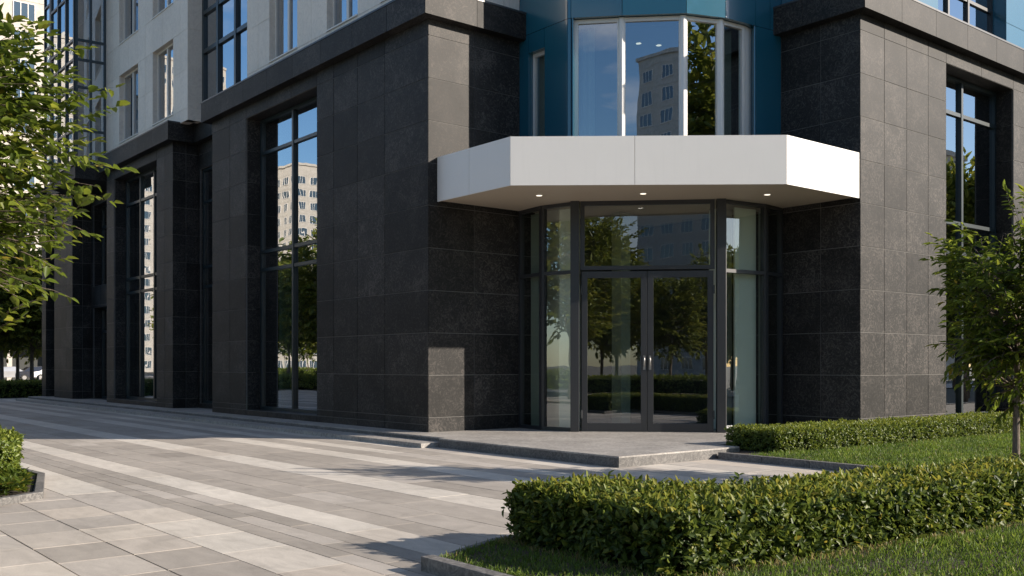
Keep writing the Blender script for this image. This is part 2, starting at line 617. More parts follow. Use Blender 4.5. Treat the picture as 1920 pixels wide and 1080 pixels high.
while y < 36.9:
    mb.box(-0.62, 0.9, y + .002, y + 1.098, .1505, .175, rnd.random())
    y += 1.1
tag(mb.build("terrace_paving", "terrace_stone"), kind='structure')
mb = MB()
y = 4.50
while y < 36.8:
    mb.box(-1.16, -0.625, y + .002, y + 1.198, -0.02, .088, rnd.random())
    y += 1.2
tag(mb.build("step", "terrace_stone"), kind='structure')

# ------------------------------------------------------------------ office building
office = thing("office_building", "dark granite corner building with a white canopy over its curved glass entrance", "building")
ZJ = [0.165] + [0.485 + 0.9 * k for k in range(10)] + [8.99]      # course joints
NAy, NBx = 5.958, 6.78


def wall(name, p, q, zs, openings=(), us=None, step=0.9, mat="granite", jmat="joint", th=0.04, gap=0.0075, ends=(0.006, 0.006), reveal=True):
    """cladding of separate slabs on the line p->q; outside lies on the right hand of p->q.
    openings: (u0,u1,z0,z1,depth)"""
    L = math.hypot(q[0] - p[0], q[1] - p[1])
    d = ((q[0] - p[0]) / L, (q[1] - p[1]) / L)
    at = lambda u: (p[0] + d[0] * u, p[1] + d[1] * u)
    if us is None:
        us = []
        brk = sorted([0.0, L] + [o[0] for o in openings] + [o[1] for o in openings])
        for a, b_ in zip(brk[:-1], brk[1:]):
            k = max(1, round((b_ - a) / step))
            us += [a + (b_ - a) * i / k for i in range(k)]
        us.append(L)
    U = sorted(set([round(u, 4) for u in list(us) + [0.0, L] + [o[0] for o in openings] + [o[1] for o in openings]]))
    Z = sorted(set([round(z, 4) for z in list(zs) + [o[2] for o in openings if zs[0] < o[2] < zs[-1]] + [o[3] for o in openings if zs[0] < o[3] < zs[-1]]]))
    mb = MB()
    for i in range(len(U) - 1):
        for k in range(len(Z) - 1):
            um, zm = (U[i] + U[i + 1]) / 2, (Z[k] + Z[k + 1]) / 2
            if any(o[0] < um < o[1] and o[2] < zm < o[3] for o in openings):
                continue
            a = U[i] + (ends[0] if i == 0 else gap)
            b_ = U[i + 1] - (ends[1] if i == len(U) - 2 else gap)
            mb.seg(at(a), at(b_), -th, 0.0 + rnd.uniform(-.0015, .0015), Z[k] + gap, Z[k + 1] - gap, rnd.random(), 0)
            mb.seg(at(U[i] + (.02 if i == 0 else 0)), at(U[i + 1] - (.02 if i == len(U) - 2 else 0)), -0.30, -0.010, Z[k], Z[k + 1], .5, 1)
    for o in openings:
        if not reveal or o[4] <= 0.02:
            continue
        u0, u1, z0, z1, dp = o
        zz = [z0] + [z for z in Z if z0 < z < z1] + [z1]
        zz = [z0] + [z for z in zs if z0 + .05 < z < z1 - .05] + [z1]
        for k in range(len(zz) - 1):
            mb.seg(at(u0 - .03), at(u0 + .004), -dp - .1, -th - .004, zz[k] + .004, zz[k + 1] - .004, rnd.random(), 0)
            mb.seg(at(u1 - .004), at(u1 + .03), -dp - .1, -th - .004, zz[k] + .004, zz[k + 1] - .004, rnd.random(), 0)
        mb.seg(at(u0), at(u1), -dp - .1, -th - .004, z1 - .004, z1 + .03, .5, 0)
        mb.seg(at(u0), at(u1), -dp - .1, -th - .004, z0 - .03, z0 + .004, .5, 0)
    return mb.build(name, [mat, jmat], office)


def window(name, p, q, z0, z1, verts=(), hors=(), fw=0.06, fd=0.10, fmat="frame_teal", gmat="glass_dark", vw=None, parent=None, curtain=None, glow=None):
    """glazing on line p->q (outside on the right hand). verts: positions along u, hors: heights"""
    L = math.hypot(q[0] - p[0], q[1] - p[1])
    d = ((q[0] - p[0]) / L, (q[1] - p[1]) / L)
    at = lambda u: (p[0] + d[0] * u, p[1] + d[1] * u)
    vw = vw or fw
    mb = MB()
    mb.seg(at(0), at(fw), -fd / 2, fd / 2, z0, z1)
    mb.seg(at(L - fw), at(L), -fd / 2, fd / 2, z0, z1)
    mb.seg(at(fw), at(L - fw), -fd / 2, fd / 2, z0, z0 + fw)
    mb.seg(at(fw), at(L - fw), -fd / 2, fd / 2, z1 - fw, z1)
    for u in verts:
        mb.seg(at(u - vw / 2), at(u + vw / 2), -fd / 2 - .003, fd / 2 + .012, z0 + fw, z1 - fw)
    for h in hors:
        mb.seg(at(fw), at(L - fw), -fd / 2 + .004, fd / 2 - .004, h - fw / 2, h + fw / 2)
    # thin inner gasket line
    w = mb.build(name, fmat, parent or office)
    g = MB()
    g.seg(at(fw * .5), at(L - fw * .5), -0.006, 0.006, z0 + fw * .5, z1 - fw * .5)
    g.build("pane", gmat, w)
    if curtain:
        for (u0, u1) in curtain:
            c = MB()
            k = max(2, int((u1 - u0) / 0.06))
            front = [(u0 + (u1 - u0) * i / k, -.22 + (.03 if i % 2 else -.03)) for i in range(k + 1)]
            n = (d[1], -d[0])
            W = lambda u, o: (at(u)[0] + n[0] * o, at(u)[1] + n[1] * o)
            for i in range(k):
                a, b_ = front[i], front[i + 1]
                c.prism([W(*a), W(*b_), W(b_[0], b_[1] - .01), W(a[0], a[1] - .01)], z0 + .08, z1 - .08)
            c.build("curtain", "curtain_cloth", w)
    return w


# --- left facade (outside = -x): walk from far to near so that -x is on the right hand?  p->q along -y has right hand -x
XR = 0.0
# near block: y 5.958 .. 17.5
yj = [5.958, 7.69, 8.90, 10.03, 10.89, 15.09, 16.2, 17.5]
P, Q = (0.0, 17.5), (0.0, NAy)
us = [17.5 - y for y in yj][::-1]
wall("stone_wall", P, Q, ZJ, [(17.5 - 15.09, 17.5 - 10.89, 0.33, 8.585, 0.5)], us=us + [17.5 - 12.3, 17.5 - 13.7])
window("shop_window", (0.5, 15.09), (0.5, 10.89), 0.33, 8.585, [15.09 - 13.05], [7.62, 4.82, 4.30], .09, .14)
# link between the blocks
wall("stone_wall", (0.86, 20.77), (0.86, 17.5), ZJ, [(0.15, 3.2, 0.33, 8.1, 0.15)])
window("link_window", (1.01, 20.62), (1.01, 17.57), 0.33, 8.1, [1.0], [7.0, 4.85, 4.2], .08, .12)
wall("stone_wall", (0.0, 20.77), (0.86, 20.77), ZJ, us=[0.44])
wall("stone_wall", (0.86, 17.5), (0.0, 17.5), ZJ, us=[0.44])
# second block
wall("stone_wall", (0, 27.71), (0, 20.77), ZJ, [(27.71 - 26.82, 27.71 - 22.29, 0.33, 8.585, 0.5)], us=[0.89, 27.71 - 21.5])
window("shop_window", (0.5, 26.82), (0.5, 22.29), 0.33, 8.585, [26.82 - 25.2, 26.82 - 23.75], [7.62, 4.82, 4.30], .09, .14)
# second link with a side door
wall("stone_wall", (0.75, 32.3), (0.75, 27.71), ZJ, [(0.3, 4.2, 0.2, 4.0, 0.4), (0.3, 4.2, 4.9, 8.3, 0.4)])
window("link_window", (1.15, 32.0), (1.15, 28.1), 4.9, 8.3, [1.95], [7.4], .08, .12)
window("side_door", (1.15, 32.0), (1.15, 28.1), 0.2, 4.0, [1.0, 2.0, 3.0], [3.0], .08, .12)
wall("stone_wall", (0.0, 32.3), (0.75, 32.3), ZJ, us=[0.4])
wall("stone_wall", (0.75, 27.71), (0.0, 27.71), ZJ, us=[0.4])
# far pier, strip window and end pier
wall("stone_wall", (0, 35.1), (0, 32.3), ZJ)
wall("stone_wall", (0.7, 35.1), (0.0, 35.1), ZJ, us=[0.4])
wall("stone_wall", (0.7, 36.5), (0.7, 35.1), ZJ, [(0.1, 1.3, 0.2, 3.7, 0.1), (0.1, 1.3, 4.6, 8.6, 0.1)])
window("strip_window", (0.8, 36.4), (0.8, 35.2), 4.6, 8.6, [], [6.6, 5.4], .07, .1)
window("strip_window", (0.8, 36.4), (0.8, 35.2), 0.2, 3.7, [], [3.0], .07, .1)
wall("stone_wall", (0, 37.2), (0, 36.5), ZJ)
wall("stone_wall", (0.0, 36.5), (0.7, 36.5), ZJ)
wall("stone_wall", (9, 37.2), (0.0, 37.2), ZJ)
# notch of the entrance
wall("stone_wall", (0.0, NAy), (NBx, NAy), ZJ, us=[1.22, 2.5, 3.8, 5.2])
wall("stone_wall", (NBx, NAy), (NBx, 0.0), ZJ, us=[NAy - 0.95, NAy - 1.95, NAy - 3.2, NAy - 4.6])
# right facade
wall("stone_wall", (NBx, 0.0), (24.0, 0.0), ZJ,
     [(10.38 - NBx, 13.81 - NBx, 0.33, 8.585, 0.5), (16.6 - NBx, 20.0 - NBx, 0.33, 8.585, 0.5)],
     us=[7.71 - NBx, 8.63 - NBx, 9.56 - NBx, 10.38 - NBx, 12.1 - NBx, 13.81 - NBx, 14.7 - NBx, 15.6 - NBx])
for a in (10.38, 16.6):
    window("shop_window", (a, 0.5), (a + 3.43, 0.5), 0.33, 8.585, [1.62], [7.70, 5.05, 4.33], .09, .14)


def offset_path(path, o):
    out = []
    n = len(path)
    for i, p in enumerate(path):
        ds = []
        if i > 0:
            ds.append(Vector((p[0] - path[i - 1][0], p[1] - path[i - 1][1])).normalized())
        if i < n - 1:
            ds.append(Vector((path[i + 1][0] - p[0], path[i + 1][1] - p[1])).normalized())
        ns = [Vector((d.y, -d.x)) for d in ds]
        if len(ns) == 1:
            v = ns[0] * o
        else:
            s = ns[0] + ns[1]
            v = s * (o / max(0.2, s.dot(ns[0])))
        out.append((p[0] + v.x, p[1] + v.y))
    return out


def sweep(mb, path, o0, o1, z0, z1, step, gap=0.005, mi=0, tone=None):
    A, B = offset_path(path, o0), offset_path(path, o1)
    for i in range(len(path) - 1):
        L = math.hypot(B[i + 1][0] - B[i][0], B[i + 1][1] - B[i][1])
        k = max(1, round(L / step))
        lp = lambda a, b_, t: (a[0] + (b_[0] - a[0]) * t, a[1] + (b_[1] - a[1]) * t)
        for j in range(k):
            t0, t1 = j / k, (j + 1) / k
            e = gap / max(L, .1)
            t0 += e if j > 0 else 0.0008
            t1 -= e if j < k - 1 else 0.0008
            mb.prism([lp(A[i], A[i + 1], t0), lp(A[i], A[i + 1], t1), lp(B[i], B[i + 1], t1), lp(B[i], B[i + 1], t0)], z0, z1,
                     rnd.random() if tone is None else tone, mi)


plan = [(9.0, 37.2), (0, 37.2), (0, 36.5), (0.7, 36.5), (0.7, 35.1), (0, 35.1), (0, 32.3), (0.75, 32.3), (0.75, 27.71), (0, 27.71), (0, 20.77),
        (0.86, 20.77), (0.86, 17.5), (0, 17.5), (0, NAy), (NBx, NAy), (NBx, 0), (24.0, 0)]
mb = MB()
sweep(mb, plan, -0.9, 0.25, 8.93, 9.50, 1.45)
mb.build("cornice", "granite", office)
mb = MB()
sweep(mb, plan, 0.10, 0.262, 9.503, 9.545, 3.0, 0.002)
mb.build("cornice_cap", "frame_dark", office)

# --- upper storeys, beige cladding on the left
XB = 0.15
UZ = [9.5, 9.9, 11.15, 12.45, 13.6, 14.9, 16.15, 17.3, 18.6, 19.85, 21.0]
rowsz = [(9.9, 12.45), (13.6, 16.15), (17.3, 19.85)]


def upper(p, q, wins, far=False):
    L = p[1] - q[1]
    ops = []
    for (y0, y1) in wins:
        for (a, b_) in rowsz:
            ops.append((p[1] - y1, p[1] - y0, a, b_, 0.24))
    wall("upper_wall", p, q, UZ, ops, step=0.85, mat="beige_cladding", jmat="beige_cladding", gap=0.005)
    for (y0, y1) in wins:
        for (a, b_) in rowsz:
            w = y1 - y0
            window("window", (p[0] + .22, y1), (p[0] + .22, y0), a, b_, [w * .5], [], .06, .09, "frame_white", "glass_blue", .11,
                   curtain=[(0.06, w * .26)])
            s = MB()
            s.box(p[0] - .03, p[0] + .26, y0 + .002, y1 - .002, a - .002, a + .035)
            s.build("window_sill", "frame_white", office)


upper((XB, 15.35), (XB, NAy), [(6.7, 8.1), (9.15, 10.65), (12.25, 13.9)])
upper((XB, 28.3), (XB, 19.87), [(21.15, 23.1), (24.6, 26.7)])
wall("upper_wall", (XB, 19.87), (0.80, 19.87), UZ, us=[], mat="beige_cladding", jmat="beige_cladding")
wall("upper_wall", (0.80, 15.35), (XB, 15.35), UZ, us=[], mat="beige_cladding", jmat="beige_cladding")
wall("upper_wall", (XB, NAy), (NBx, NAy), UZ, step=.9, mat="beige_cladding", jmat="beige_cladding")
window("curtain_wall", (0.70, 19.86), (0.70, 15.36), 9.5, 21.0, [1.25, 2.6, 4.1], [11.75, 13.0, 14.8, 16.6, 18.4], .13, .16, "frame_teal", "glass_blue")
# glazed bay at the far end of the left facade
bay_pts = [(XB, 28.32), (-0.95, 28.42), (-0.95, 31.7), (0.1, 32.9), (0.1, 37.0)]
hz = [10.6, 12.25, 13.3, 14.05, 15.9, 17.0, 17.8, 19.6]
bseg = list(zip(bay_pts[:-1], bay_pts[1:]))
for i, (p, q) in enumerate(bseg):
    L = math.hypot(q[0] - p[0], q[1] - p[1])
    k = max(2, round(L / 1.05))
    a = (q[0], q[1])
    window("bay_glazing", q, p, 9.25, 21.0, [L * j / k for j in range(1, k)], hz, .09, .12, "frame_teal", "glass_blue")
mb = MB()
mb.prism(bay_pts + [(2, 37.0), (2, 28.32)], 8.75, 9.24)
mb.build("bay_base", "granite", office)

# --- canopy
CP = [(0.22, NAy - .01), (0.22, 3.48), (4.25, 0.02), (NBx - .002, 0.02)]
mb = MB()
body = [(0.24, NAy - .01), (0.24, 3.49), (4.26, 0.04), (NBx - .004, 0.04), (NBx - .004, NAy - .01)]
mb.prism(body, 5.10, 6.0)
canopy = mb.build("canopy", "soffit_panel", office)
mb = MB()
for (p, q, fr) in ((CP[0], CP[1], [0, .46, 1]), (CP[1], CP[2], [0, .452, 1]), (CP[2], CP[3], [0, .5, 1])):
    lp = lambda t: (p[0] + (q[0] - p[0]) * t, p[1] + (q[1] - p[1]) * t)
    for a, b_ in zip(fr[:-1], fr[1:]):
        L = math.hypot(q[0] - p[0], q[1] - p[1])
        mb.seg(lp(a + .004 / L), lp(b_ - .004 / L), -0.03, 0.0, 5.075, 6.02, rnd.random())
mb.build("fascia", "white_panel", canopy)
mb = MB()
mb.prism([(0.26, NAy - .02), (0.26, 3.52), (4.27, 0.07), (NBx - .02, 0.07), (NBx - .02, NAy - .02)], 6.003, 6.03)
mb.build("canopy_roof", "frame_dark", canopy)


def lamp(x, y, z, parent):
    r1 = MB()
    r1.tube([(x, y, z - .012), (x, y, z + .02)], [.075, .075], 20)
    o = r1.build("downlight", "frame_silver", parent)
    r2 = MB()
    r2.tube([(x, y, z - .016), (x, y, z - .011)], [.06, .06], 20)
    r2.build("lens", "lamp_glow", o)


for (x, y) in ((1.45, 4.05), (2.95, 2.55), (5.0, 1.02)):
    lamp(x, y, 5.098, canopy)

# --- glass entrance
E = [(2.53, NAy - .01), (2.42, 5.05), (2.62, 4.20), (4.80, 2.02), (6.05, 1.86), (NBx - .01, 1.96)]
Z0, Z1, ZT = 0.177, 5.098, 3.60
for (p, w, dpt) in ((E[2], .115, .13), (E[3], .115, .13)):
    n = (-.7071, -.7071)
    d = (.7071, -.7071)
    a = (p[0] - d[0] * w, p[1] - d[1] * w)
    c = (p[0] + d[0] * w * .6, p[1] + d[1] * w * .6)
    fr = MB()
    fr.seg(c, a, -dpt, dpt, Z0, Z1)
    fr.build("door_post", "frame_dark", office, bevel=.006)
# curved sidelights: split into short chords so they bow
for (p, q) in ((E[0], E[1]), (E[1], E[2]), (E[3], E[4]), (E[4], E[5])):
    # right hand of p->q must face outside; E runs from left wall to right wall with outside at right? p->q: (2.53,5.9)->(2.42,5.05): right = -x
    window("sidelight", p, q, Z0, Z1, [], [ZT], .075, .11, "frame_dark", "glass_door", parent=office)
for (p, q, fa, fb, mt) in ((E[0], E[1], .2, .85, "interior_blind"), (E[1], E[2], .38, .97, "interior_pale"), (E[3], E[4], .42, .92, "interior_pale"), (E[4], E[5], .12, .62, "interior_blind")):
    mb = MB()
    lq = lambda t: (p[0] + (q[0] - p[0]) * t, p[1] + (q[1] - p[1]) * t)
    mb.seg(lq(fa), lq(fb), -.20, -.16, .19, 5.0)
    mb.build("blind", mt, office)
dv = Vector((E[3][0] - E[2][0], E[3][1] - E[2][1]))
DL = dv.length
dv.normalize()
dp = lambda u: (E[2][0] + dv.x * u, E[2][1] + dv.y * u)
a0, a1 = 0.10, DL - 0.16
window("transom_window", dp(a0), dp(a1), ZT + .03, Z1, [], [], .085, .12, "frame_dark", "glass_door")
mid = (a0 + a1) / 2
for (u0, u1, hs) in ((a0 + .02, mid - .006, 1), (mid + .006, a1 - .02, 0)):
    mb = MB()
    st = .125
    for (a, b_, za, zb) in ((u0, u0 + st, .185, 3.60), (u1 - st, u1, .185, 3.60), (u0 + st, u1 - st, .185, .36), (u0 + st, u1 - st, 3.46, 3.60)):
        mb.seg(dp(a), dp(b_), -.045, .035, za, zb)
    door = mb.build("entrance_door", "frame_dark", office, bevel=.004)
    g = MB()
    g.seg(dp(u0 + st - .01), dp(u1 - st + .01), -.008, .006, .35, 3.47)
    g.build("pane", "glass_door", door)
    hu = u1 - .055 if hs else u0 + .055
    h = MB()
    nx, ny = dv.y, -dv.x
    hp = lambda o, z: (dp(hu)[0] + nx * o, dp(hu)[1] + ny * o, z)
    h.tube([hp(.03, 1.76), hp(.085, 1.76), hp(.095, 1.72), hp(.095, 1.62), hp(.085, 1.58), hp(.03, 1.58)], [.014] * 6, 8)
    h.build("handle", "steel", door, smooth=True)
    k = MB()
    k.seg(dp(hu - .025), dp(hu + .025), .035, .041, 1.50, 1.80)
    k.build("lock_plate", "steel", door)
    hx = u0 if hs else u1
    for z in (.55, 3.2):
        k = MB()
        k.tube([(dp(hx)[0] + nx * .045, dp(hx)[1] + ny * .045, z - .09), (dp(hx)[0] + nx * .045, dp(hx)[1] + ny * .045, z + .09)], [.02, .02], 8)
        k.build("hinge", "frame_dark", door)
# threshold
mb = MB()
mb.seg(dp(a0), dp(a1), -.06, .07, .1755, .184)
mb.build("threshold", "steel", office)

# --- blue bay above the canopy
V = [(2.49, NAy - .01), (2.49, 4.33), (2.52, 4.25), (3.25, 3.44), (4.21, 2.49), (5.09, 2.15), (5.99, 2.05), (NBx - .01, 1.95)]
ZS = 9.03
mb = MB()
gp = .006
def panel(p, q, z0, z1, th=.05, off=0.0):
    L = math.hypot(q[0] - p[0], q[1] - p[1])
    lp = lambda t: (p[0] + (q[0] - p[0]) * t, p[1] + (q[1] - p[1]) * t)
    mb.seg(lp(gp / L), lp(1 - gp / L), -th + off, off, z0 + gp, z1 - gp, rnd.random())
lp2 = lambda p, q, t: (p[0] + (q[0] - p[0]) * t, p[1] + (q[1] - p[1]) * t)
zz = [ZS, 10.35, 11.6, 12.9, 14.2, 15.5, 16.8, 18.1, 19.4, 21.0]
for za, zb in zip(zz[:-1], zz[1:]):
    for (p, q) in ((V[0], V[1]), (V[1], V[2]), (V[2], V[3]), (V[3], V[4]), (V[4], V[5]), (V[5], V[6]), (V[6], lp2(V[6], V[7], .56)), (lp2(V[6], V[7], .56), V[7])):
        panel(p, q, za, zb)
# left flank around its slim window, right flank
panel(V[0], (2.49, 5.62), 6.03, ZS)
panel((2.49, 5.62), (2.49, 5.08), 8.6, ZS)
panel((2.49, 5.08), V[1], 6.03, ZS)
panel(V[1], V[2], 6.03, ZS)
panel(V[6], V[7], 6.03, ZS)
# reveals of the big window
mb.seg((2.535, 4.235), (2.78, 4.42), -.0, .03, 6.03, ZS, .5)
mb.seg((6.14, 2.32), (5.985, 2.06), -.0, .03, 6.03, ZS, .5)
# slim window reveals
mb.box(2.545, 2.72, 5.62, 5.65, 6.03, 8.6)
mb.box(2.545, 2.72, 5.05, 5.08, 6.03, 8.6)
mb.box(2.545, 2.72, 5.05, 5.65, 8.6, 8.63)
bay = mb.build("blue_bay", "blue_panel", office)
mb = MB()
mb.prism([(2.56, NAy - .02), (2.56, 4.36), (2.58, 4.28), (3.28, 3.50), (4.24, 2.55), (5.10, 2.21), (5.99, 2.11), (NBx - .02, 2.0), (NBx - .02, NAy - .02)], ZS + .01, ZS + .06)
mb.build("window_head", "blue_panel", bay)
mb = MB()
mb.prism([(2.60, NAy - .02), (2.60, 4.40), (2.62, 4.32), (3.30, 3.56), (4.26, 2.61), (5.10, 2.27), (5.99, 2.17), (NBx - .02, 2.06), (NBx - .02, NAy - .02)], ZS + .08, 21.0)
mb.build("bay_core", "interior_dark", bay)
IN = [(2.70, 4.33), (3.37, 3.58), (4.29, 2.66), (5.10, 2.33), (5.80, 2.25), (6.10, 2.24)]
for i, (p, q) in enumerate(zip(IN[:-1], IN[1:])):
    if i == 4:
        continue
    window("bay_window", p, q, 6.03, ZS, [], [], .085, .10, "frame_silver", "glass_bay", curtain=[(.1, .42)] if i == 0 else ([(.35, .60)] if i == 3 else None))
for i, p in enumerate(IN[1:4]):
    mb = MB()
    mb.tube([(p[0], p[1], 6.03), (p[0], p[1], ZS - .002)], [.088, .088], 10)
    mb.build("bay_mullion", "frame_silver", office)
mb = MB()
mb.seg(IN[4], (6.08, 2.28), -.05, .05, 6.03, ZS)
mb.build("bay_mullion", "frame_silver", office)
window("slim_window", (2.66, 5.62), (2.66, 5.08), 6.03, 8.6, [], [], .08, .08, "frame_silver", "glass_bay")
for (x, y) in ((4.45, 4.1), (4.9, 3.9)):
    lamp(x, y, 8.86, office)

# --- upper right: teal cladding and blue windows
ops = []
for x0 in (10.3, 16.4):
    for (a, b_) in ((9.6, 12.6), (13.5, 16.4), (17.2, 20.1)):
        ops.append((x0 - NBx, x0 + 3.45 - NBx, a, b_, .4))
wall("upper_wall", (NBx, 0.15), (24.0, 0.15), [9.5, 10.3, 12.6, 13.5, 16.4, 17.2, 20.1, 21.0], ops, step=1.2, mat="blue_panel", jmat="blue_panel")
for x0 in (10.3, 16.4):
    for (a, b_) in ((9.6, 12.6), (13.5, 16.4), (17.2, 20.1)):
        window("upper_window", (x0, .55), (x0 + 3.45, .55), a, b_, [1.15, 2.15], [a + 1.05], .08, .12, "frame_dark", "glass_blue")
wall("upper_wall", (NBx, NAy), (NBx, 0.15), [9.5, 10.8, 12.1, 13.4, 14.7, 16, 17.3, 18.6, 19.9, 21], step=1.0, mat="blue_panel", jmat="blue_panel")

# --- body of the building behind the facades, floors and rooms
mb = MB()
mb.box(5.2, 23.9, 9.0, 37.0, .12, 21.0)
mb.box(10.0, 23.9, 5.2, 9.0, .12, 21.0)
mb.build("inner_wall", "interior_dark", office)
mb = MB()
for z in (4.45, 9.15, 13.0, 16.7):
    mb.prism([(1.25, 36.9), (5.2, 36.9), (5.2, 9.0), (5.2, 6.4), (1.0, 6.4)], z, z + .25)
for z in (4.45, 9.15, 13.0, 16.7):
    mb.box(7.15, 23.9, .95, 5.2, z, z + .25)
mb.build("floor_slab", "interior_dark", office)
mb = MB()
mb.box(1.3, 5.2, 6.4, 36.9, .12, .172)
mb.box(7.15, 23.9, .9, 5.2, .12, .172)
mb.prism([(2.7, NAy - .02), (2.75, 4.3), (4.85, 2.15), (NBx - .02, 2.1), (NBx - .02, NAy - .02)], .1755, .18)
mb.build("lobby_floor", "interior_floor", office)
mb = MB()
mb.box(-0.0 + .3, 24.0, 36.95, 37.15, 9.5, 21.0)
mb.box(23.8, 24.0, .3, 37.0, 0.0, 21.0)
mb.build("rear_wall", "beige_cladding", office)
mb = MB()
mb.prism([(0.4, 37.1), (0.4, 6.2), (7.0, 6.2), (7.0, .4), (23.9, .4), (23.9, 37.1)], 21.0, 21.3)
mb.build("roof", "roof_membrane", office)
# pale lining, columns in the lobby
mb = MB()
mb.box(2.95, 3.25, 5.10, 5.94, .18, 5.09)
mb.build("interior_column", "interior_pale", office)
mb = MB()
mb.box(5.62, 6.05, 2.75, 3.05, .18, 5.09)
mb.build("interior_column", "interior_pale", office)
mb = MB()
mb.box(4.3, 4.6, 4.5, 4.8, .18, 5.09)
mb.build("interior_column", "interior_blind", office)
mb = MB()
mb.box(3.3, 6.7, 5.86, 5.95, .18, 5.09)
mb.box(6.65, 6.76, 3.1, 5.86, .18, 5.09)
mb.build("lobby_wall", "interior_dark", office)
mb = MB()
mb.box(2.8, 3.1, 4.9, 5.9, 6.03, 9.0)
mb.build("interior_column", "interior_pale", office)
mb = MB()
mb.box(3.3, 6.7, 5.80, 5.94, 6.04, 9.0)
mb.build("room_wall", "interior_dark", office)
mb = MB()
mb.prism([(2.8, 5.9), (2.85, 4.45), (4.35, 2.85), (6.6, 2.5), (6.6, 5.9)], 8.875, 8.93)
mb.build("room_ceiling", "interior_dark", office)
# pale blinds edge inside the tall shop windows
for (y0, y1) in ((14.55, 14.75), (25.9, 26.1)):
    mb = MB()
    mb.box(.85, 1.2, y0, y1, .18, 8.9)
    mb.build("interior_column", "interior_pale", office)


# ------------------------------------------------------------------ plants
def inpoly(pts, poly):
    x, y = pts[:, 0], pts[:, 1]
    r = np.zeros(len(pts), bool)
    n = len(poly)
    for i in range(n):
        x0, y0 = poly[i]
        x1, y1 = poly[(i + 1) % n]
        c = ((y0 > y) != (y1 > y)) & (x < (x1 - x0) * (y - y0) / (y1 - y0 + 1e-12) + x0)
        r ^= c
    return r


def area(poly):
    return sum(poly[i][0] * poly[(i + 1) % len(poly)][1] - poly[(i + 1) % len(poly)][0] * poly[i][1] for i in range(len(poly))) / 2


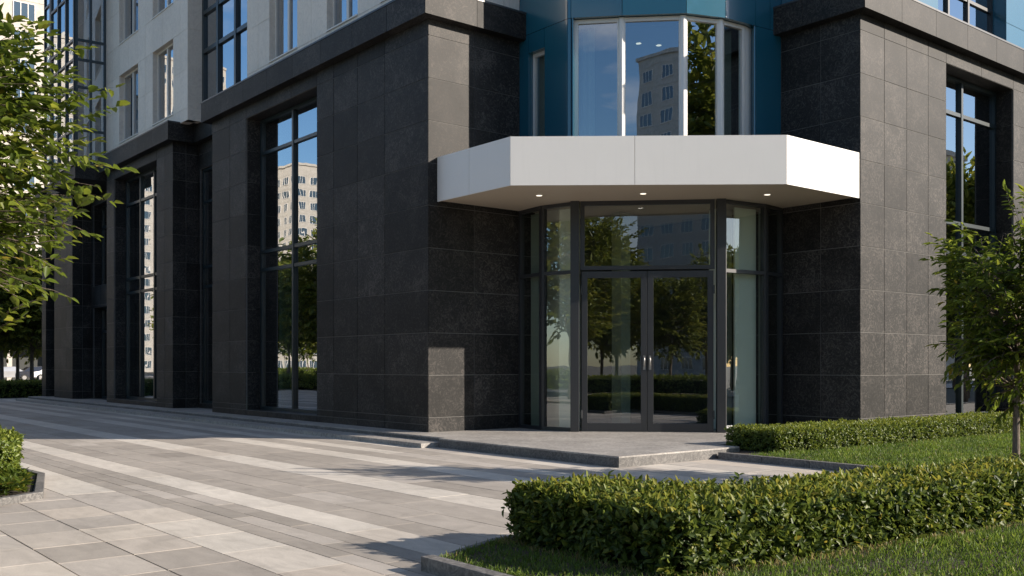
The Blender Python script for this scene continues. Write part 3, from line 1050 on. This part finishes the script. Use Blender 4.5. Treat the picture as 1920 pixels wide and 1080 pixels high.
def hedge(label, poly, h, leaf, dens, mat, zbase=0.1, name="hedge", group=None, bulge=0.05, view=None, cat="hedge"):
    """clipped hedge: dark twiggy core and shoots of leaves over the whole surface"""
    if area(poly) < 0:
        poly = poly[::-1]
    cx = sum(p[0] for p in poly) / len(poly)
    cy = sum(p[1] for p in poly) / len(poly)
    root = thing(name, label, cat, (cx, cy, zbase), group)
    lp = [(p[0] - cx, p[1] - cy) for p in poly]
    n = len(lp)
    S, Nn, W = [], [], []
    for i in range(n):
        a, b_ = np.array(lp[i]), np.array(lp[(i + 1) % n])
        L = np.linalg.norm(b_ - a)
        nrm = np.array([(b_ - a)[1], -(b_ - a)[0]]) / L
        k = int(L * h * dens * 1.05)
        if view and not view(i):
            k = int(k * .35)
        t = rng.random(k)
        z = h * rng.random(k) ** 0.85
        pts = a[None] + (b_ - a)[None] * t[:, None]
        S.append(np.column_stack([pts, z]))
        Nn.append(np.tile([nrm[0], nrm[1], 0.25], (k, 1)))
    A = abs(area(lp))
    k = int(A * dens * 1.15)
    lo, hi = np.min(lp, 0), np.max(lp, 0)
    q = lo + (hi - lo) * rng.random((int(k * ((hi - lo).prod() / A)) + 10, 2))
    q = q[inpoly(q, lp)]
    S.append(np.column_stack([q, np.full(len(q), h)]))
    Nn.append(np.tile([0, 0, 1.0], (len(q), 1)))
    S, Nn = np.vstack(S), np.vstack(Nn)
    # uneven surface
    wob = (np.sin(S[:, 0] * 5.1 + S[:, 1] * 3.3) + np.sin(S[:, 1] * 7.7 - S[:, 0] * 2.1 + S[:, 2] * 6) + np.sin(S[:, 0] * 13 + 1.3) * .5) / 2.5
    S = S + Nn * (wob * bulge)[:, None] + Nn * (rng.normal(0, .022, len(S)) * leaf / .06)[:, None]
    gap = np.sin(S[:, 0] * 9.3 + S[:, 2] * 7.1 + 1.0) * np.sin(S[:, 1] * 8.1 - S[:, 2] * 5.3 + S[:, 0] * 3.7) + .35 * rng.normal(size=len(S))
    keep = (gap < .80) | ((Nn[:, 2] > .9) & (gap < 1.15))
    S, Nn = S[keep], Nn[keep]
    stray = rng.random(len(S)) < .010
    S = S + Nn * (stray * rng.uniform(.3, 1.1, len(S)) * leaf)[:, None]
    S[:, 2] = np.maximum(S[:, 2], .01)
    # every shoot carries a few leaves
    m_ = 5
    P = np.repeat(S, m_, axis=0)
    NN = np.repeat(Nn, m_, axis=0)
    sd = Nn + rng.normal(0, .45, Nn.shape) + np.array([0, 0, .35])
    sd /= np.linalg.norm(sd, axis=1, keepdims=True)
    SD = np.repeat(sd, m_, axis=0)
    j = np.tile(np.arange(m_), len(S))
    P = P + SD * ((j - 2.2) * leaf * .28)[:, None]
    D = SD * .55 + unit(len(P)) * .85 + np.array([0, 0, .15])
    U = NN + rng.normal(0, .5, NN.shape) + np.array([0, 0, .6])
    Ln = leaf * rng.uniform(.65, 1.25, len(P))
    shoot = np.repeat(rng.random(len(S)), m_)
    tone = np.clip(.20 + .42 * shoot + .12 * rng.normal(size=len(P)) + .22 * (j == m_ - 1) + .24 * (NN[:, 2] > .9), 0, 1)  # leaves on the top face coloured lighter, imitating sunlight on them
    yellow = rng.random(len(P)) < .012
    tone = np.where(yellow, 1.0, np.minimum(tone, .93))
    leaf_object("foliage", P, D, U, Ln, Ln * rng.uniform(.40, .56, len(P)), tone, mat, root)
    core = MB()
    ins = offset_path(lp + [lp[0]], -leaf * 1.1)
    ins = ins[1:-1]
    g = leaf * 1.0
    cen = np.array([0, 0])
    # inset polygon: pull every corner inwards along its bisector
    nv = []
    for i in range(n):
        a, b_, c = np.array(lp[i - 1]), np.array(lp[i]), np.array(lp[(i + 1) % n])
        d1, d2 = (b_ - a) / np.linalg.norm(b_ - a), (c - b_) / np.linalg.norm(c - b_)
        n1, n2 = np.array([-d1[1], d1[0]]), np.array([-d2[1], d2[0]])
        s = n1 + n2
        nv.append(tuple(b_ + s * (g / max(.3, s.dot(n1)))))
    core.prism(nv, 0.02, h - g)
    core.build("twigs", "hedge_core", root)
    return root


def grass(name, poly, z, n, hgt, holes=(), wid=.006, dark=0.0):
    if area(poly) < 0:
        poly = poly[::-1]
    lo, hi = np.min(poly, 0), np.max(poly, 0)
    q = lo + (hi - lo) * rng.random((n * 2, 2))
    ok = inpoly(q, poly)
    for hpoly in holes:
        ok &= ~inpoly(q, hpoly)
    q = q[ok][:n]
    k = len(q)
    P = np.column_stack([q, np.full(k, z - .004)])
    D = np.column_stack([rng.normal(0, .42, k), rng.normal(0, .42, k), np.ones(k)])
    patch = .5 + .5 * np.sin(q[:, 0] * 2.3 + np.sin(q[:, 1] * 1.7) * 2) * np.sin(q[:, 1] * 2.9 + 1)
    Ln = hgt * rng.uniform(.5, 1.3, k) * (.75 + .5 * patch)
    U = unit(k)
    tone = np.clip(.25 + .35 * patch + .18 * rng.normal(size=k), 0, .92)
    near = np.zeros(k)
    for hp in holes:
        for i in range(len(hp)):
            a, b_ = np.array(hp[i]), np.array(hp[(i + 1) % len(hp)])
            t = np.clip(((q - a) @ (b_ - a)) / ((b_ - a) @ (b_ - a)), 0, 1)
            near = np.maximum(near, np.linalg.norm(q - a - t[:, None] * (b_ - a), axis=1) < .16)
    tone = np.where(rng.random(k) < .03 + .4 * near, 1.0, tone)
    o = leaf_object(name, P, D, U, Ln, np.full(k, wid) * rng.uniform(.7, 1.4, k), tone, "grass_blade", None, .1, .35)
    return tag(o, kind='stuff')


def make_tree(name, label, loc, H, cz, rad, tr, seed, n_clump=26, n_twig=300, lpt=12, leaf=.12, mat="leaf_tree", group=None,
              lean=(0, 0), fork=.35, cat="tree", twig_len=.55, limbs=9, droop=.15, extra=None, wratio=.36):
    R = random.Random(seed)
    g = np.random.default_rng(seed)
    root = thing(name, label, cat, loc, group)
    mb = MB()
    top = Vector((lean[0], lean[1], cz + rad[2] * .55))
    base = Vector((0, 0, -.05))
    tp = []
    for i in range(9):
        t = i / 8
        p = base.lerp(top, t) + Vector((math.sin(t * 5 + seed) * .05, math.cos(t * 4.1 + seed) * .05, 0)) * H * .12 * t
        tp.append(p)
    tr_r = [tr * (1.25 if i == 0 else (1 - .86 * (i / 8))) for i in range(9)]
    mb.tube(tp, tr_r, 10)
    nodes = [(tp[i], tr_r[i]) for i in range(3, 9)]
    C = Vector((lean[0] * .7, lean[1] * .7, cz))

    def ell(u):
        return Vector((C.x + u[0] * rad[0], C.y + u[1] * rad[1], C.z + u[2] * rad[2]))
    for k in range(limbs):
        ti = R.uniform(fork, .95)
        s = base.lerp(top, ti)
        i0 = min(7, int(ti * 8))
        s = tp[i0].lerp(tp[i0 + 1], ti * 8 - i0)
        az = 2 * math.pi * (k * .382 + R.uniform(-.08, .08))
        el = R.uniform(-.15, .75)
        e = ell((math.cos(az) * math.cos(el) * .78, math.sin(az) * math.cos(el) * .78, math.sin(el) * .85))
        if e.z < s.z + .1:
            e.z = s.z + R.uniform(.05, .3)
        r0 = tr * R.uniform(.26, .42) * (1.1 - ti * .5)
        pts, rr = [], []
        for i in range(7):
            t = i / 6
            p = s.lerp(e, t) + Vector((R.uniform(-1, 1), R.uniform(-1, 1), R.uniform(-.6, .9))) * .05 * (e - s).length * (t > 0)
            p.z += math.sin(t * math.pi) * .12 * (e - s).length
            pts.append(p)
            rr.append(r0 * (1 - .82 * t))
        mb.tube(pts, rr, 6)
        nodes += [(pts[i], rr[i]) for i in range(2, 7)]
    NP = np.array([tuple(nn[0]) for nn in nodes])
    cl = g.normal(size=(n_clump, 3))
    cl /= np.linalg.norm(cl, axis=1, keepdims=True)
    cl *= (g.random((n_clump, 1)) ** .42) * .92
    crown_p, crown_d, crown_u, crown_l, crown_t = [], [], [], [], []
    tw = MB()
    ctone = g.random(n_clump)
    spots = []
    for k in range(n_twig):
        ci = R.randrange(n_clump)
        u = cl[ci] + g.normal(0, .17, 3)
        un = np.linalg.norm(u)
        if un > 1.08:
            u *= 1.08 / un
        spots.append((ell(u), ctone[ci], u))
    for e in (extra or []):
        spots.append((Vector(e), R.random(), np.array([e[0] / rad[0], e[1] / rad[1], .2])))
    for (e, ct, u) in spots:
        d2 = ((NP - np.array(e)) ** 2).sum(1) + (np.maximum(0, NP[:, 2] - e.z) ** 2) * 1.5
        bi = int(np.argmin(d2))
        s, r0 = nodes[bi]
        out = Vector((u[0], u[1], u[2] * .6 + .18))
        out = out.normalized() if out.length > .05 else Vector((0, 0, 1))
        out = (out + Vector((R.gauss(0, .35), R.gauss(0, .35), R.gauss(0, .25)))).normalized()
        tip = e + out * twig_len
        midp = s.lerp(e, .55) + Vector((0, 0, .06 * (e - s).length))
        pts = [s, midp, e, e.lerp(tip, .5) + Vector((0, 0, .02)), tip]
        rt = min(r0 * .55, .011 + .006 * (e - s).length)
        tw.tube(pts, [rt, rt * .75, rt * .55, rt * .38, rt * .15], 4, cap=False)
        for q in range(lpt):
            t = (q + R.random() * .6) / lpt
            if t < .35:
                p = midp.lerp(e, .45 + t / .35 * .55)
                dr = (e - midp)
            else:
                p = e.lerp(tip, (t - .35) / .65)
                dr = tip - e
            dr = dr.normalized() if dr.length > 1e-4 else Vector((0, 0, 1))
            sd = dr.cross(Vector((0, 0, 1)))
            sd = sd.normalized() if sd.length > 1e-3 else Vector((1, 0, 0))
            sg = 1 if q % 2 else -1
            ld = dr * .55 + sd * sg * .8 + Vector((R.gauss(0, .42), R.gauss(0, .42), R.gauss(-.04, .38)))
            if q >= lpt - 2:
                ld = dr + Vector((R.gauss(0, .25), R.gauss(0, .25), R.gauss(0, .2)))
            crown_p.append(tuple(p))
            crown_d.append(tuple(ld))
            crown_u.append((R.gauss(0, .35), R.gauss(0, .35), 1))
            crown_l.append(leaf * R.uniform(.6, 1.2))
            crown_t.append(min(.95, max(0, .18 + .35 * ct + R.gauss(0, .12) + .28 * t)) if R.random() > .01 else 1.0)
    mb.v += []
    trunk = mb.build("trunk", "bark", root, smooth=True)
    tw.build("branches", "bark", root, smooth=True)
    L_ = np.array(crown_l)
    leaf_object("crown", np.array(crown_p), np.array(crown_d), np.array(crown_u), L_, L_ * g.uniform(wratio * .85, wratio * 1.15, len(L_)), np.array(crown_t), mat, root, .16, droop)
    return root


# planting beds with their kerbs
def kerb(path, w, z0, z1, seglen=1.0, name="kerb"):
    mb = MB()
    sweep(mb, path, -w / 2, w / 2, z0, z1, seglen, .003)
    return tag(mb.build(name, "kerb_stone", bevel=.006), kind='structure')


bedA = [(-7.37, -4.96), (-7.37, -10.5), (3.5, -12), (3.5, -7.2), (1.5, -6.5), (-5.1, -5.6), (-5.35, -4.55), (-6.5, -4.60)]
sheet("soil", bedA, 0.085, "soil", 0.1)
kerb([(-7.43, -4.90), (-7.43, -10.5)], .12, -.02, .115)
kerb([(3.6, -7.15), (1.5, -6.45), (-5.05, -5.55), (-5.30, -4.50), (-6.48, -4.55), (-7.30, -4.90)], .06, -.02, .092)
bedB = [(1.64, -0.50), (1.50, -4.2), (1.15, -6.0), (4, -6.4), (40, -6.4), (40, -.02), (2.2, -.02), (2.2, -0.48)]
sheet("soil", bedB, 0.085, "soil", 0.1)
kerb([(40, -6.46), (4, -6.46), (1.1, -6.06), (1.44, -4.22), (1.58, -0.52)], .11, -.02, .115)
bedC = [(-9.28, 1.16), (-8.80, 1.48), (-8.24, 3.6), (-8.4, 5.6), (-13, 5.6), (-13, 0.0)]
sheet("soil", bedC, 0.055, "soil", 0.07)
kerb([(-8.32, 5.7), (-8.17, 3.6), (-8.72, 1.44), (-9.26, 1.09), (-13.0, -0.1)], .10, -.02, .085, .55)

hA = [(-6.42, -4.72), (-6.46, -6.62), (1.5, -7.32), (1.5, -6.66), (-5.1, -5.80), (-5.42, -4.72)]
hedge("dense broad leaved hedge bending round a corner at the lower right of the plaza", hA, .425, .068, 780, "leaf_hedge", .085, bulge=.03)
hB = [(2.45, 0.0), (2.42, -1.10), (3.2, -1.30), (13.5, -1.55), (13.5, -.62), (6.6, -.5), (3.2, -.12)]
hedge("low clipped box hedge along the foot of the right granite wall", hB, .36, .05, 700, "leaf_box", .085, bulge=.025)
hC = [(-8.66, 3.02), (-8.52, 3.35), (-8.46, 4.0), (-8.70, 5.2), (-12.5, 5.2), (-12.5, 2.2), (-9.6, 2.2), (-9.0, 2.6)]
hedge("small upright shrub hedge cut off by the left edge above a kerb", hC, .56, .058, 620, "leaf_box", .055, bulge=.06)

# ground cover under the left hedge
k = 1500
q = np.column_stack([rng.uniform(-10.2, -8.5, k), rng.uniform(.6, 3.4, k)])
q = q[inpoly(q, [(-9.28, 1.22), (-8.86, 1.52), (-8.46, 2.95), (-9.5, 2.6), (-11, 2.0), (-11, .6)])]
k = len(q)
m_ = 7
Pg = np.repeat(np.column_stack([q, rng.uniform(.06, .22, k)]), m_, axis=0)
Dg = unit(k * m_) * np.array([1, 1, .45]) + np.array([0, 0, .30])
Lg = .085 * rng.uniform(.6, 1.3, k * m_)
tg = np.clip(.35 + .25 * rng.normal(size=k * m_), 0, .9)
tg = np.where(rng.random(k * m_) < .05, 1.0, tg)
o = leaf_object("ground_cover", Pg, Dg, np.tile([0, 0, 1.0], (k * m_, 1)), Lg, Lg * .45, tg, "leaf_tree", None, .15, .2)
tag(o, "leafy ground cover with a few yellow leaves by the left kerb", "plants", kind='stuff')

# lawns
grass("lawn_grass", [(-7.36, -4.94), (-7.36, -7.5), (-6, -8.3), (3.4, -8.8), (3.4, -7.1), (-6.3, -6.6), (-6.40, -4.62)], .085, 42000, .055,
      [hA], .0065)
grass("lawn_grass", [(1.70, -1.0), (1.56, -4.2), (1.2, -5.98), (4, -6.35), (16, -6.3), (16, -1.3), (3.2, -1.2)], .085, 90000, .06, [], .010)
for nm in ("lawn_grass", "lawn_grass.001"):
    pass
tag(bpy.data.objects["lawn_grass"], "short grass verge before the dense front hedge", "grass", kind='stuff')
tag(bpy.data.objects["lawn_grass.001"], "mown lawn beside the low clipped hedge, round the young tree", "grass", kind='stuff')

# young tree on the right lawn
make_tree("young_tree", "young broadleaf tree with slim forked trunk on the right lawn", (1.80, -5.33, .085), 3.95, 2.50, (.90, .90, 1.42), .055, 5,
          n_clump=44, n_twig=620, lpt=13, leaf=.125, twig_len=.28, limbs=12, fork=.26, lean=(.04, -.03), droop=.3, wratio=.40)
# tree at the left edge
ext = []
for (fx, fz) in ((.85, .42), (1.0, .22), (1.02, .12), (.9, .0), (1.03, -.1), (.98, -.22), (.92, -.38), (.62, -.85), (.66, -.78)):
    ext.append((RX * 1.78 * fx, -RY * 1.78 * fx, 3.42 + 1.8 * fz))
make_tree("broadleaf_tree", "leafy broadleaf tree reaching in from the left edge, trunk out of view", (-10.82, -1.67, 0), 5.3, 3.22, (1.42, 1.42, 1.66), .09, 21,
          n_clump=50, n_twig=1650, lpt=15, leaf=.108, twig_len=.36, limbs=13, fork=.35, extra=ext, droop=.22, wratio=.58)

# ------------------------------------------------------------------ across the street
def block(name, label, x0, x1, y0, y1, h, floor=3.0, bay_w=3.3, mat="cream_render", win=1.7, winh=1.6, faces=("-y", "+x", "-x", "+y"), podium=0.0, group=None):
    root = thing(name, label, "apartment building", ((x0 + x1) / 2, (y0 + y1) / 2, 0), group)
    ox, oy = (x0 + x1) / 2, (y0 + y1) / 2
    X0, X1, Y0, Y1 = x0 - ox, x1 - ox, y0 - oy, y1 - oy
    mb = MB()
    mb.box(X0, X1, Y0, Y1, 0, h)
    mb.box(X0 - .25, X1 + .25, Y0 - .25, Y1 + .25, h, h + .5)
    for z in np.arange(podium + floor, h - .5, floor):
        mb.box(X0 - .04, X1 + .04, Y0 - .04, Y1 + .04, z - .06, z + .06)
    mb.build("wall", mat, root)
    r_ = MB()
    r_.box(X0 + (X1 - X0) * .35, X0 + (X1 - X0) * .6, Y0 + (Y1 - Y0) * .3, Y0 + (Y1 - Y0) * .7, h + .5, h + 3.0)
    for i in range(3):
        xx = X0 + (X1 - X0) * (.2 + .22 * i)
        r_.box(xx, xx + .9, Y0 + 1.0, Y0 + 1.9, h + .5, h + 1.7)
    r_.build("roof_house", "grey_render", root)
    wm = MB()
    for t in (-.5, -.16, .18, .5):
        wm.box(win * t - .04, win * t + .04, -.07, -.005, 0, winh)
    wm.box(-win / 2, win / 2, -.10, -.005, -.08, 0)
    wm.box(-win / 2, win / 2, -.07, -.005, winh, winh + .06)
    w0 = wm.build("window", "frame_white", root)
    gm = MB()
    gm.box(-win / 2, win / 2, -.03, -.01, 0, winh)
    gm.build("pane", "glass_far", w0)
    nfl = int((h - podium - .6) / floor)
    spots = []
    for f in faces:
        L = (X1 - X0) if f[1] == 'y' else (Y1 - Y0)
        nb = max(1, int(L / bay_w))
        for i in range(nb):
            c = -L / 2 + L * (i + .5) / nb
            for k in range(nfl):
                za = podium + k * floor + .9
                x, y, rz = {"-y": (c, Y0, 0), "+y": (-c, Y1, math.pi), "-x": (X0, -c, -math.pi / 2), "+x": (X1, c, math.pi / 2)}[f]
                spots.append((x, y, za, rz))
    rest_f, rest_g = MB(), MB()
    for n_, (x, y, z, rz) in enumerate(spots):
        if n_ < 96:
            w = w0 if n_ == 0 else copy_tree(w0, root)
            w.location, w.rotation_euler = (x, y, z), (0, 0, rz)
        else:
            ca, sa = math.cos(rz), math.sin(rz)
            for src, dst in ((wm, rest_f), (gm, rest_g)):
                dst.add([(x + v[0] * ca - v[1] * sa, y + v[0] * sa + v[1] * ca, z + v[2]) for v in src.v], src.f)
    if rest_f.v:
        w = tag(rest_f.build("further_windows", "frame_white", root), kind='stuff')
        rest_g.build("panes", "glass_far", w)
    return root


far = block("apartment_building", "tall cream apartment building beyond the left tree, rows of white framed windows", -14, 42, 102, 122, 42, 3.0, 4.1, win=2.1, winh=1.75,
            faces=("-y",), podium=4.2)
# open ground floor with columns
mb = MB()
mb.box(-27, 27, -10.25, -10.05, .0, 3.6)
mb.build("ground_floor", "interior_dark", far)
for i in range(9):
    mb = MB()
    mb.box(-24 + i * 4.4, -23.5 + i * 4.4, -11.6, -11.1, -.05, 3.6)
    mb.build("column", "cream_render", far)
mb = MB()
mb.box(-26, 27, -12.6, -10.3, 3.6, 4.6)
mb.build("podium_slab", "grey_render", far)

block("apartment_building", "cream apartment block mirrored in the nearest tall window", -150, -89.7, 192, 225, 47, 3.0, 3.3, win=2.0, winh=1.6, faces=("-y", "+x"))
block("apartment_building", "cream apartment tower mirrored in the second tall window", -80, -31, 208, 238, 70, 3.0, 3.1, win=1.7, winh=1.6, faces=("-y", "+x"))
block("apartment_building", "shaded grey apartment block mirrored in the bay window", -75.5, -44, -106, -80, 43, 3.0, 3.3, mat="grey_render", win=2.0, winh=1.6, faces=("+y", "+x", "-x"))
block("apartment_building", "pale apartment block mirrored in the right window", 70, 95, -60, -40, 24, 3.0, 3.2, win=1.8, winh=1.6, faces=("+y", "-x"))

t0 = make_tree("street_tree", "street tree in the row across the plaza, mirrored in the glass", (-28.5, -27.0, 0), 8.5, 5.6, (2.5, 2.5, 3.0), .14, 31,
               n_clump=46, n_twig=620, lpt=12, leaf=.36, mat="leaf_far", twig_len=.8, limbs=10, fork=.3, group="street trees across the plaza", wratio=.5)
t1 = make_tree("street_tree", "street tree in the row across the plaza, mirrored in the glass", (-22.0, 30.0, 0), 7.5, 5.0, (2.1, 2.1, 2.6), .12, 47,
               n_clump=40, n_twig=520, lpt=12, leaf=.34, mat="leaf_far", twig_len=.7, limbs=9, fork=.3, group="street trees across the plaza", wratio=.5)


def plant(src, x, y, s, rz, label, group, name=None):
    c = copy_tree(src)
    if name:
        c.name = name
    c.location = (x, y, 0)
    c.scale = (s, s, s * rnd.uniform(.92, 1.1))
    c.rotation_euler = (0, 0, rz)
    tag(c, label, "tree", group)
    return c


SL, SG = t0['label'], t0['group']
for (x, y, s) in ((-24.5, -16.8, .88), (-26.5, -21.5, .95), (-29.5, -32.5, 1.02), (-25.5, -30.5, .9), (-30, -39.5, 1.08), (-29, -47, 1.15), (-34, -20, 1.1), (-36, -28, 1.2), (-37, -37, 1.25), (-42, -25, 1.3), (-43, -39, 1.65), (-40, -17, 1.45), (-50, -44, 1.6), (-55, -32, 1.5), (-60, -25, 1.5), (-47, -15, 1.3), (-54, -54, 1.6)):
    plant(t0 if rnd.random() < .5 else t1, x, y, s, rnd.random() * 6, SL, SG)
for (x, y, s) in ((26, -25, .95), (31, -32, 1.0), (37, -40, 1.2), (23, -31, 1.0), (38, -24, 1.0), (44, -31, 1.1), (52, -27, 1.0), (50, -38, 1.2), (60, -45, 1.3), (33, -29, .95), (66, -36, 1.2)):
    plant(t0 if rnd.random() < .5 else t1, x, y, s, rnd.random() * 6, SL, SG)
for i in range(14):
    y = 7.2 + i * 5.6 + rnd.uniform(-.8, .8)
    if abs(y - 30) < 2.6:
        continue
    plant(t1 if i % 2 else t0, -21.6 + rnd.uniform(-.5, .5), y, rnd.uniform(1.1, 1.4), rnd.random() * 6, SL, SG)
for i in range(9):
    plant(t0 if i % 2 else t1, -39.5 + rnd.uniform(-1, 1), 40 + i * 8, rnd.uniform(.95, 1.2), rnd.random() * 6, SL, SG)
for i in range(6):
    plant(t0 if i % 2 else t1, 32 + i * 4.6, -9.6 - i * 2.25 + rnd.uniform(-.5, .5), rnd.uniform(1.0, 1.35), rnd.random() * 6, SL, SG)
plant(t0, 10, -40, 2.6, 1.0, "very tall tree beyond the lawn, mirrored in the bay window", None, "tall_tree")
# shaded trees at the far end of the left facade
FL = "dark shaded tree of the row at the far left end of the facade"
FG = "shaded trees beyond the far end of the facade"
for (px, D, s) in ((3, 56, .95), (33, 58, 1.0), (60, 57, .95), (-25, 60, 1.05), (84, 64, .95)):
    a = (px - 960) / 1845 * D
    x = -11.778 + RX * a + 0.632 * D
    y = -11.288 - 0.632 * a + 0.775 * D
    plant(t1 if px in (33, -25) else t0, x, y, s, rnd.random() * 6, FL, FG, "shaded_tree")

hedge("long dark hedge in shade beyond the end of the facade", [(-9, 40.2), (-9, 38.8), (5.0, 41.6), (5.0, 42.8)], .75, .09, 130, "leaf_hedge", 0, bulge=.03)
hedge("trimmed hedge across the plaza, mirrored in the tall windows", [(-19.2, 14), (-17.8, 14), (-17.8, 74), (-19.2, 74)], .8, .12, 60, "leaf_box", 0)
hedge("trimmed hedge behind the far pavement, mirrored in the tall windows", [(-40.2, 20), (-38.6, 20), (-38.6, 120), (-40.2, 120)], 1.1, .16, 25, "leaf_box", 0)
hedge("trimmed hedge behind the camera side of the plaza, mirrored in the doors", [(-38, -20.5), (-24.5, -20.5), (-16.5, -23.2), (2, -23.2), (2, -24.4), (-17, -24.4), (-25, -21.8), (-38, -21.8)], .85, .12, 60, "leaf_box", 0)


# parked cars far off, past the trees
def car(label, x, y, rz, mat):
    root = thing("parked_car", label, "car", (x, y, 0), "cars parked beyond the shaded trees", rz)
    prof = [(-2.1, .35), (-2.12, .75), (-1.95, .92), (-1.35, 1.0), (-.75, 1.40), (.55, 1.44), (1.2, 1.02), (1.95, .86), (2.12, .62), (2.1, .35)]
    mb = MB()
    n = len(prof)
    for s in (1,):
        vs = [(p[0], -.85 if p[1] < 1.05 else -.68, p[1]) for p in prof] + [(p[0], .85 if p[1] < 1.05 else .68, p[1]) for p in prof]
        fs = [list(range(n)), list(range(n, 2 * n))[::-1]] + [[i, n + i, n + (i + 1) % n, (i + 1) % n] for i in range(n)]
        mb.add(vs, fs)
    mb.build("body", mat, root, bevel=.05)
    g = MB()
    for s in (-1, 1):
        y_ = .80 * s
        g.add([(-1.1, y_, 1.03), (1.0, y_, 1.03), (.5, .71 * s, 1.36), (-.7, .71 * s, 1.34)], [[0, 1, 2, 3]])
    g.build("side_windows", "glass_far", root)
    for (wx, wy) in ((-1.3, -.8), (-1.3, .8), (1.3, -.8), (1.3, .8)):
        w = MB()
        w.tube([(wx, wy - .1, .33), (wx, wy + .1, .33)], [.33, .33], 16)
        o = w.build("wheel", "tyre_rubber", root)
        w = MB()
        w.tube([(wx, wy - .11, .33), (wx, wy + .11, .33)], [.2, .2], 12)
        w.build("rim", "steel", o)


def far_pt(px, D):
    a = (px - 960) / 1845 * D
    return (-11.778 + RX * a + 0.632 * D, -11.288 - 0.632 * a + 0.775 * D)


for (px, D, mt, lb) in ((18, 108, "car_dark", "dark blue car parked behind the shaded tree trunks"), (-30, 106, "car_silver", "silver car parked at the left edge behind the trees"),
                        (40, 110, "car_white", "pale car parked between two shaded tree trunks"), (82, 112, "car_dark", "dark car parked close to the far end of the facade")):
    x, y = far_pt(px, D)
    car(lb, x, min(y, 96), 0.02, mt)
x, y = far_pt(71, 62)
mb = MB()
mb.tube([(0, 0, 0), (0, 0, .9), (0, 0, .95)], [.07, .07, .03], 10)
o = mb.build("bollard", "frame_dark", loc=(x, y, -.02))
tag(o, "dark bollard standing beyond the shaded hedge", "bollard")
